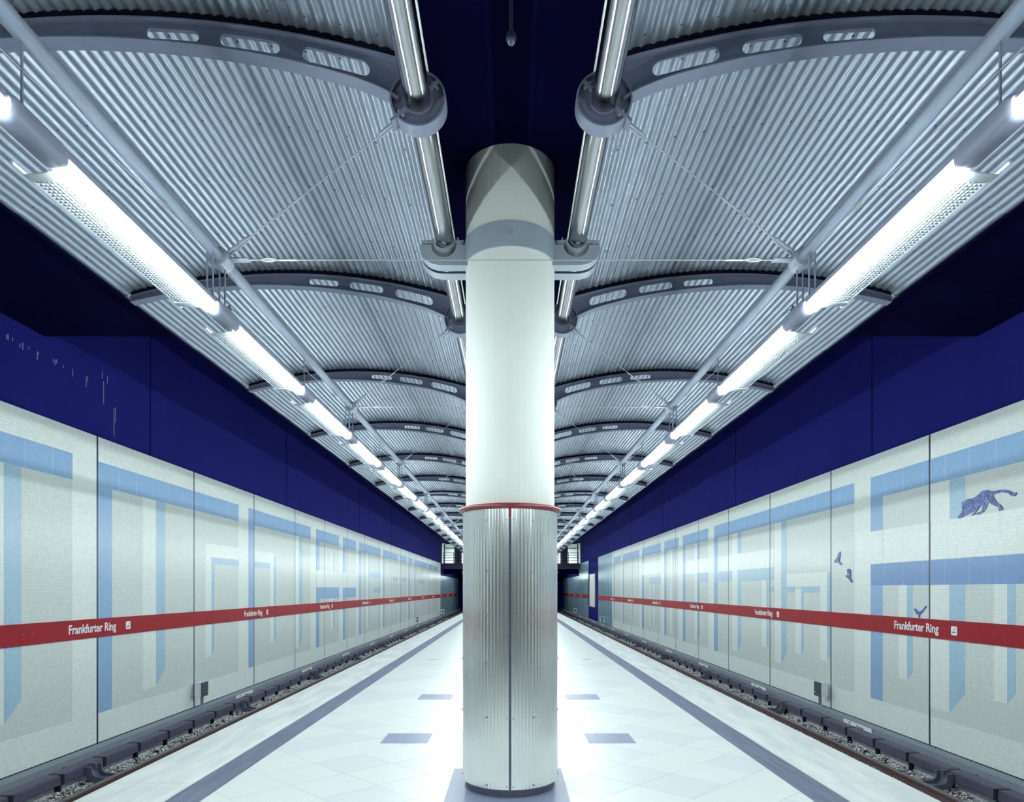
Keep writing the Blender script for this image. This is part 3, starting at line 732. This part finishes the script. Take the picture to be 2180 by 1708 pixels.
# ------------------------------------------------------------------ suspended pipes, ties
NX, NZ = 1.66, 3.49
for s in (-1, 1):
    n = SIDE[s]
    sp = thing('suspended_pipe', 'painted grey pipe hung below the '+n+' canopy with clamp collars', 'pipe', (s*NX, 0, NZ))
    MB().tube([(0, Y0, 0), (0, D0+NB*S-0.4, 0)], 0.033, 20).build('pipe', 'pipe', sp, smooth=40)
    b = MB(); b.tube([(0, -0.055, 0), (0, -0.05, 0), (0, 0.0, 0), (0, 0.05, 0), (0, 0.055, 0)], [0.040, 0.052, 0.060, 0.052, 0.040], 18)
    for az in (0, 42):
        a = math.radians(az); dx, dz = -s*math.cos(a), math.sin(a)
        for q in (-0.014, 0.014):
            b.tube([(dx*0.04, q, dz*0.04), (dx*0.11, q, dz*0.11)], 0.007, 8)
    cl = b.build('clamp_collar', 'cast', sp, smooth=40); cl.location = (0, D0, 0)
    for k in range(-1, NB): 
        if k: inst(cl, sp, (0, D0+S*k, 0))
    def rod(t, a, c, turn, fork=0.12, r=0.0028):
        a, c = Vector(a), Vector(c); d = (c-a).normalized()
        MB().tube([a, c], r, 6).build('rod', 'wire', t)
        for nm, e, sg in (('fork', a, 1), ('fork', c, -1)):
            b = MB(); off = Vector((0, 0.013, 0)) if abs(d.y) < 0.5 else Vector((0.013, 0, 0))
            for q in (-1, 1): b.tube([e+off*q, e+d*sg*fork*0.75+off*q, e+d*sg*fork], [0.008, 0.008, 0.004], 8)
            b.build(nm, 'cast', t)
        b = MB(); m = a+(c-a)*turn
        side = d.cross(Vector((0, 1, 0)) if abs(d.y) < 0.5 else Vector((1, 0, 0))).normalized()*0.009
        for q in (-1, 1): b.tube([m-d*0.045, m-d*0.02+side*q, m+d*0.02+side*q, m+d*0.045], 0.003, 6)
        b.tube([m-d*0.16, m-d*0.05], 0.0055, 6)
        b.build('turnbuckle', 'wire', t)
    ang = math.atan2(-0.76, 0.9)
    ax, az = PX+math.cos(ang)*0.19, PZ+math.sin(ang)*0.19
    t0 = thing('diagonal_tie', 'thin steel tie from the nearest '+n+' rib hub down to the hung pipe', 'tie rod', (0, D0, 0), 'diagonal ties of the '+n+' canopy')
    rod(t0, (s*ax, 0, az), (s*(NX-0.07), 0, NZ+0.06), 0.72)
    for k in range(1, NB): dup(t0, (0, D0+S*k, 0), 'thin steel tie from the '+nth(k)+' '+n+' rib hub down to the hung pipe')
    t1 = thing('bracing_cable', 'thin cable braced along the '+n+' lamps up to the nearest collar', 'cable', (0, D0, 0), 'bracing cables along the '+n+' lamps')
    rod(t1, (s*NX, -2.93, 3.255), (s*NX, -0.06, NZ-0.015), 0.80, 0.06, 0.0022)
    for k in range(1, NB): dup(t1, (0, D0+S*k, 0), 'thin cable braced along the '+n+' lamps up to the '+nth(k)+' collar')
t2 = thing('cross_tie', 'thin horizontal steel tie crossing in front of the column', 'tie rod', (0, D0, 0), 'horizontal ties between the hung pipes')
b = MB().tube([(-(NX-0.08), 0, NZ), (NX-0.08, 0, NZ)], 0.0027, 6).build('rod', 'wire', t2)
for q in (-1, 1):
    bb = MB()
    for e in (-0.013, 0.013): bb.tube([(q*(NX-0.06), e, NZ), (q*(NX-0.16), e, NZ)], 0.008, 8)
    bb.build('fork', 'cast', t2)
    bb = MB()
    for e in (-0.009, 0.009): bb.tube([(q*(NX-0.22), 0, NZ), (q*(NX-0.25), 0, NZ+e), (q*(NX-0.29), 0, NZ+e), (q*(NX-0.32), 0, NZ)], 0.003, 6)
    bb.tube([(q*(NX-0.33), 0, NZ), (q*(NX-0.43), 0, NZ)], 0.0055, 6)
    bb.build('turnbuckle', 'wire', t2)
for k in range(1, NB): dup(t2, (0, D0+S*k, 0), nth(k)+' thin horizontal steel tie between the hung pipes')

# ------------------------------------------------------------------ fluorescent lamps
LX, LZ = 1.66, 3.16
def make_lamp(s):
    t = thing('tube_lamp', '', 'lamp', (s*LX, 0, LZ))
    # gear box with rounded section, local y 0..0.28; tube section 0.28..1.5
    sec = []
    for q in range(16):
        a = 2*PI*q/16; sec.append((0.044*math.copysign(abs(math.cos(a))**0.7, math.cos(a)), 0.018+0.050*math.copysign(abs(math.sin(a))**0.7, math.sin(a))))
    b = MB(); n = len(sec); prof = [(0.01, 0.75), (0.03, 1.0), (0.25, 1.0), (0.28, 0.82)]
    vs = [(x*k, y, 0.018+(z-0.018)*k) for y, k in prof for x, z in sec]
    fs = [tuple(range(n))[::-1], tuple(3*n+q for q in range(n))]
    for i in range(3):
        for q in range(n): fs.append((i*n+q, i*n+(q+1) % n, (i+1)*n+(q+1) % n, (i+1)*n+q))
    b.add(vs, fs); b.build('gear_housing', 'housing', t, smooth=50)
    # spine above the tube
    b = MB(); b.prism([(-0.022, 0.034), (0.022, 0.034), (0.022, 0.055), (0.014, 0.064), (-0.014, 0.064), (-0.022, 0.055)], 0.27, 1.5); b.build('spine', 'housing', t)
    b = MB(); b.prism([(-0.024, 0.028), (0.024, 0.028), (0.024, 0.0335), (-0.024, 0.0335)], 0.28, 1.495); b.build('reflector', 'lampwhite', t)
    b = MB(); b.tube([(0, 0.285, -0.006), (0, 0.29, -0.006), (0, 1.46, -0.006), (0, 1.475, -0.006), (0, 1.484, -0.006)], [0.028, 0.032, 0.032, 0.024, 0.010], 16); b.build('tube', 'tube', t, smooth=40)
    # louvre wing on the outer side
    o = s
    b = MB(); X0, X1, Z0, Z1 = 0.036, 0.160, -0.006, 0.000
    zz = lambda x: Z0+(Z1-Z0)*(x-X0)/(X1-X0)
    def bar(x0, x1, y0, y1, h=0.0035):
        xa, xb = (o*x0, o*x1); b.add([(xa, y0, zz(x0)-h), (xb, y0, zz(x1)-h), (xb, y1, zz(x1)-h), (xa, y1, zz(x0)-h), (xa, y0, zz(x0)+h), (xb, y0, zz(x1)+h), (xb, y1, zz(x1)+h), (xa, y1, zz(x0)+h)],
              [(0, 3, 2, 1), (4, 5, 6, 7), (0, 1, 5, 4), (1, 2, 6, 5), (2, 3, 7, 6), (3, 0, 4, 7)])
    for i in range(8):
        x = X0+i*(X1-X0)/7; bar(x-0.0009, x+0.0009, 0.36, 1.40)
    for j in range(49):
        y = 0.36+j*1.04/48; bar(X0, X1, y-0.0008, y+0.0008)
    b.build('louvre', 'louvre', t)
    b = MB(); b.tube([(o*(X1+0.006), 0.27, Z1+0.002), (o*(X1+0.006), 1.49, Z1+0.002)], 0.0065, 8); b.build('edge_rail', 'louvre', t, smooth=40)
    for y0, y1 in ((0.30, 0.36), (1.40, 1.46)):
        yo, yi = (y0, y1) if y0 < 1 else (y1, y0)
        b = MB(); b.prism([(o*0.03, yo), (o*(X1+0.002), yo+(0.02 if y0 < 1 else -0.02)), (o*(X1+0.002), yi), (o*0.03, yi)], -0.014, -0.010, 'Z')
        b.build('end_plate', 'louvre', t)
    return t
def hanger(t, kind, s):
    if kind == 'pair':
        for y in (-0.045+0.02, 0.125):
            b = MB()
            for q in (-0.016, 0.016): b.tube([(q, y, 0.30), (q, y, 0.06)], 0.0055, 8)
            b.build('hanger', 'pipe', t)
    else:
        MB().tube([(0, 0.10, 0.31), (0, 0.10, 0.06)], 0.0045, 8).build('hanger', 'pipe', t)
for s in (-1, 1):
    n = SIDE[s]
    A = make_lamp(s); B_ = dup(A, (s*LX, 0, LZ))
    hanger(A, 'pair', s); hanger(B_, 'single', s)
    A.location = (s*LX, 3.60, LZ); B_.location = (s*LX, 2.10, LZ)
    g = 'tube lamps in the '+n+' row'; A['group'] = g; B_['group'] = g
    B_['label'] = 'nearest lit tube lamp with white louvre in the '+n+' row'
    A['label'] = 'second lit tube lamp with white louvre in the '+n+' row'
    for k in range(2, 39):
        dup(B_ if k % 2 == 0 else A, (s*LX, 2.10+1.5*k, LZ), nth(k)+' lit tube lamp with white louvre in the '+n+' row')
    for k in (-1, -2):
        dup(B_ if k % 2 == 0 else A, (s*LX, 2.10+1.5*k, LZ), ('lit tube lamp just above the viewer in the ' if k == -1 else 'lit tube lamp behind the viewer in the ')+n+' row')

# ------------------------------------------------------------------ the column
CY = 5.3
col = thing('column', 'white round concrete column clad in corrugated metal below', 'column', (-0.008, CY, 0))
b = MB(); b.lathe([(0.36, 0.0), (0.361, 5.0)], 44); b.v = [(x*math.cos(0.07)-y*math.sin(0.07), x*math.sin(0.07)+y*math.cos(0.07), z) for x, y, z in b.v]
b.build('shaft', 'column', col)
def clad(a0, a1):
    b = MB(); n = int((a1-a0)/(2*PI)*84*8); vs = []; k = n+1
    for z in (0.075, 2.22):
        for rr in (0, -0.003):
            for i in range(k):
                a = a0+(a1-a0)*i/n; r = 0.382+0.0034*abs(math.cos(42*a))**1.4+rr; vs.append((r*math.cos(a), r*math.sin(a), z))
    fs = []
    for i in range(n):
        fs.append((i, i+1, 2*k+i+1, 2*k+i)); fs.append((k+i, 3*k+i, 3*k+i+1, k+i+1))
        fs.append((i, k+i, k+i+1, i+1)); fs.append((2*k+i, 2*k+i+1, 3*k+i+1, 3*k+i))
    return b.add(vs, fs)
g = 0.018
for q in range(4):
    a0 = -PI/2+q*PI/2
    o = clad(a0+g, a0+PI/2-g).build('cladding_sheet', 'clad', col, smooth=60)
for q in range(4):
    a = -PI/2+q*PI/2; c_, s_ = math.cos(a), math.sin(a)
    b = MB()
    for r0, r1, w0, w1 in ((0.370, 0.376, -0.012, 0.012), (0.374, 0.386, -0.0095, -0.007), (0.374, 0.386, 0.007, 0.0095)):
        b.box(r0, r1, w0, w1, 0.08, 2.20)
    b.v = [(x*c_-y*s_, x*s_+y*c_, z) for x, y, z in b.v]
    b.build('seam_channel', 'slot', col)
    b = MB()
    for w in (-0.024, 0.024, -0.19, 0.19) if q == 0 else (-0.02, 0.02):
        for z in (0.10, 0.62, 1.04, 1.40, 1.74, 2.13):
            aa = a+w/0.385
            b.tube([(0.386*math.cos(aa), 0.386*math.sin(aa), z), (0.392*math.cos(aa), 0.392*math.sin(aa), z)], 0.0055, 6)
    tag(b.build('screws', 'wire', col), kind='stuff')
b = MB(); b.lathe([(0.3615, 0.0), (0.3625, 0.004), (0.3625, 0.11), (0.3615, 0.115)], 64); o = b.build('base_collar', 'slot', col, smooth=40)
b = MB(); b.lathe([(0.362, 0.0035), (0.372, 0.0035), (0.371, 0.010), (0.362, 0.012)], 64); b.build('base_ring', 'louvre', col, smooth=40)
b = MB(); b.lathe([(0.362, 2.222), (0.395, 2.216), (0.417, 2.226), (0.420, 2.240), (0.412, 2.252), (0.390, 2.256), (0.362, 2.262)], 96, closed=True); b.build('red_ring', 'red_ring', col, smooth=50)
b = MB(); b.box(-0.010, 0.010, -0.395, -0.37, 2.155, 2.225); b.build('red_tab', 'red_ring', col)
# steel collar and cradles for the main pipes
b = MB(); b.lathe([(0.362, 4.215), (0.374, 4.215), (0.374, 4.405), (0.362, 4.405)], 96, closed=True); b.build('steel_collar', 'collar', col, smooth=40)
b = MB(); b.tube([(0, -0.372, 4.31), (0, -0.386, 4.31)], 0.012, 8); b.build('collar_bolt', 'wire', col)
for s in (-1, 1):
    NC = 4.352
    out = [(0.34, NC), (PX-0.10, NC)]
    out += [(PX+0.10*math.cos(a), NC+0.10*math.sin(a)) for a in [PI+PI*i/12 for i in range(1, 12)]]
    out += [(PX+0.10, NC), (0.715, NC), (0.715, 4.335)]
    arc = [(0.545+0.17*math.cos(-PI/2*i/8), 4.325+0.13*math.sin(-PI/2*i/8)) for i in range(9)]
    out += arc + [(0.30, 4.195)]
    b = MB(); P2 = [(s*x, z) for x, z in out]
    b.prism(P2, -0.125, -0.115); b.prism(P2, 0.115, 0.125)
    b.build('cradle_plate', 'collar', col)
    edge = [(0.715, NC)]+arc+[(0.30, 4.195)]
    vs = []; b = MB()
    for y0, y1 in ((-0.125, -0.025), (0.02, 0.125)):
        vs = []
        for x, z in edge: vs += [(s*x, y0, z), (s*x, y1, z)]
        m = len(edge); o_ = [(v[0]+(v[0]-s*0.53)*0.03, v[1], v[2]-0.006) for v in vs]
        fs = [(2*i, 2*i+1, 2*i+3, 2*i+2) for i in range(m-1)]+[(2*m+2*i, 2*m+2*i+2, 2*m+2*i+3, 2*m+2*i+1) for i in range(m-1)]
        fs += [(2*i, 2*i+2, 2*m+2*i+2, 2*m+2*i) for i in range(m-1)]+[(2*i+1, 2*m+2*i+1, 2*m+2*i+3, 2*i+3) for i in range(m-1)]
        b.add(vs+o_, fs)
    b.build('cradle_flange', 'collar', col, smooth=40)
    b = MB()
    b.ring(s*PX, PZ, 0.090, 0.0740, -0.145, 0.145, 24, PI, 2*PI); b.build('saddle', 'collar', col, smooth=40)
    b = MB()
    for x0, x1 in ((0.37, 0.455), (0.605, 0.71)):
        a_, c_ = sorted((s*x0, s*x1)); b.box(a_, c_, -0.14, 0.14, 4.368, 4.380)
    b.build('clamp_bar', 'collar', col)
    b = MB(); b.tube([(s*0.395, -0.13, 4.36), (s*0.395, -0.15, 4.36)], 0.011, 6); b.tube([(s*0.42, -0.10, 4.39), (s*0.42, -0.10, 4.42)], 0.010, 6); b.tube([(s*0.665, -0.13, 4.36), (s*0.665, -0.145, 4.36)], 0.009, 6)
    tag(b.build('bolts', 'wire', col), kind='stuff')

for q in range(1, 6):
    dup(col, (-0.008, CY+9*q, 0), nth(q)+' white round column, standing in line behind the nearest one')
# dark sensor dome hung in the slot between the canopies
dm = thing('camera_dome', 'small dark glass dome hung in the dark slot above the column', 'security camera', (0, 2.95, 0))
b = MB(); b.lathe([(0.0, 4.078), (0.010, 4.08), (0.017, 4.086), (0.020, 4.094), (0.021, 4.10)], 24); b.build('dome', 'bulb', dm, smooth=60)
b = MB(); b.lathe([(0.0, 4.135), (0.018, 4.133), (0.023, 4.12), (0.023, 4.10), (0.0, 4.10)], 24); b.build('mount', 'black', dm, smooth=60)
b = MB(); b.tube([(0, 0, 4.13), (0, 0, 5.0)], 0.008, 8); b.build('stem', 'black', dm)

# ------------------------------------------------------------------ gallery at the far end
YG = 62.0
gal = thing('gallery', 'dark gallery bridge with railing across the far end of the platform', 'gallery', (0, YG, 0))
MB().box(-6.6, 6.6, 0, 0.3, 3.55, 4.09).build('fascia', 'darkmetal', gal)
MB().box(-6.6, 6.6, 0.3, 14, 3.75, 3.97).build('deck', 'navy_dark', gal)
MB().box(-6.6, 6.6, 1.8, 2.1, 3.1, 3.75).build('beam', 'navy_dark', gal)
for x in [-6.5+i*1.0 for i in range(14)]:
    MB().tube([(x, 0.1, 4.09), (x, 0.1, 5.1)], 0.035, 6).build('railing_post', 'darkmetal', gal)
for z in (4.35, 4.62, 4.86, 5.1):
    MB().tube([(-6.55, 0.1, z), (6.55, 0.1, z)], 0.03, 6).build('railing_bar', 'darkmetal', gal)
for s in (-1, 1):
    for x0, x1 in ((6.4, 5.4),):
        b = MB(); b.tube([(s*6.4, 0.3, 4.09), (s*6.4, 0.3, 5.9), (s*6.3, 0.3, 6.0), (s*5.5, 0.3, 6.0), (s*5.4, 0.3, 5.9), (s*5.4, 0.3, 4.09)], 0.05, 8)
        b.tube([(s*6.4, 0.3, 5.55), (s*5.4, 0.3, 5.55)], 0.04, 6); b.build('gate_frame', 'darkmetal', gal)
b = MB(); b.box(-14, 14, 76, 76.2, 4.05, 7.0); b.box(-14, -13.8, 62.4, 76, 4.05, 7.0); b.box(13.8, 14, 62.4, 76, 4.05, 7.0); b.box(-14, -6.95, 62.2, 62.4, 3.7, 7.0); b.box(6.95, 14, 62.2, 62.4, 3.7, 7.0); b.box(-14, 14, 62.4, 76, 3.98, 4.04) 
tag(b.build('wall_hall', 'mezz'), 'pale lit wall of the hall behind the gallery', kind='structure')
for i, x in enumerate((-5.6, -3.4, 3.4, 5.6)):
    hp = thing('hall_pillar', ['outer', 'inner', 'inner', 'outer'][i]+' pale pillar of the gallery hall on the '+('left' if x < 0 else 'right'), 'pillar', (x, 68.5, 4.05))
    MB().lathe([(0.42, 0), (0.40, 0.1), (0.40, 2.45), (0.44, 2.55)], 24).build('shaft', 'rib', hp, smooth=40)
    hl = thing('hall_lamp', ['leftmost', 'second from left', 'third from left', 'rightmost'][i]+' lit ceiling lamp in the gallery hall', 'lamp', (x, 73, 6.5))
    MB().box(-0.7, 0.7, -1.5, 1.5, 0.0, 0.05).build('diffuser', 'mezzlight', hl)
    MB().box(-0.75, 0.75, -1.55, 1.55, 0.02, 0.1).build('frame', 'wire', hl)

# made-up tube lights under the gallery, added to brighten the far metal panels
for s in (-1, 1):
    u0 = None
    for k in range(5):
        y = 63.5+2.5*k
        lb = 'added fill light under the gallery over the '+SIDE[s]+' track side, '+ORD[k]+' from the railing'
        if u0 is None:
            u0 = thing('added_gallery_light', lb, 'lamp', (s*4.2, y, 3.0), 'added fill lights under the gallery')
            MB().box(-0.06, 0.06, 0, 1.5, 0.02, 0.07).build('housing', 'housing', u0)
            MB().tube([(0, 0.7, 0.07), (0, 0.7, 0.75)], 0.015, 6).build('hanger', 'darkmetal', u0)
            MB().tube([(0, 0.05, 0), (0, 1.45, 0)], 0.025, 8).build('tube', 'tube', u0)
        else: dup(u0, (s*4.2, y, 3.0), lb)

# lime streaks run down the navy wall, upper left
b = MB()
for px, y0, y1 in ((15, 712, 722), (18, 712, 724), (27, 718, 726), (43, 732, 740), (49, 730, 745), (62, 738, 744), (80, 748, 766), (82, 750, 756), (114, 764, 772), (118, 766, 778), (121, 765, 774),
                   (135, 778, 784), (155, 786, 802), (184, 802, 824), (187, 801, 812), (218, 790, 806), (221, 812, 860), (229, 800, 818), (243, 870, 930), (246, 868, 900)):
    u = 1088-px; yy = F*(XW+0.05)/u; k = (XW+0.05)/u
    b.box(-(XW+0.056), -(XW+0.052), yy-0.006, yy+0.006, EYE+(1255-y1)*k, EYE+(1255-y0)*k)
o = tag(b.build('lime_streaks', 'trunk', walls[-1]), 'pale lime streaks on the navy paint', kind='stuff')
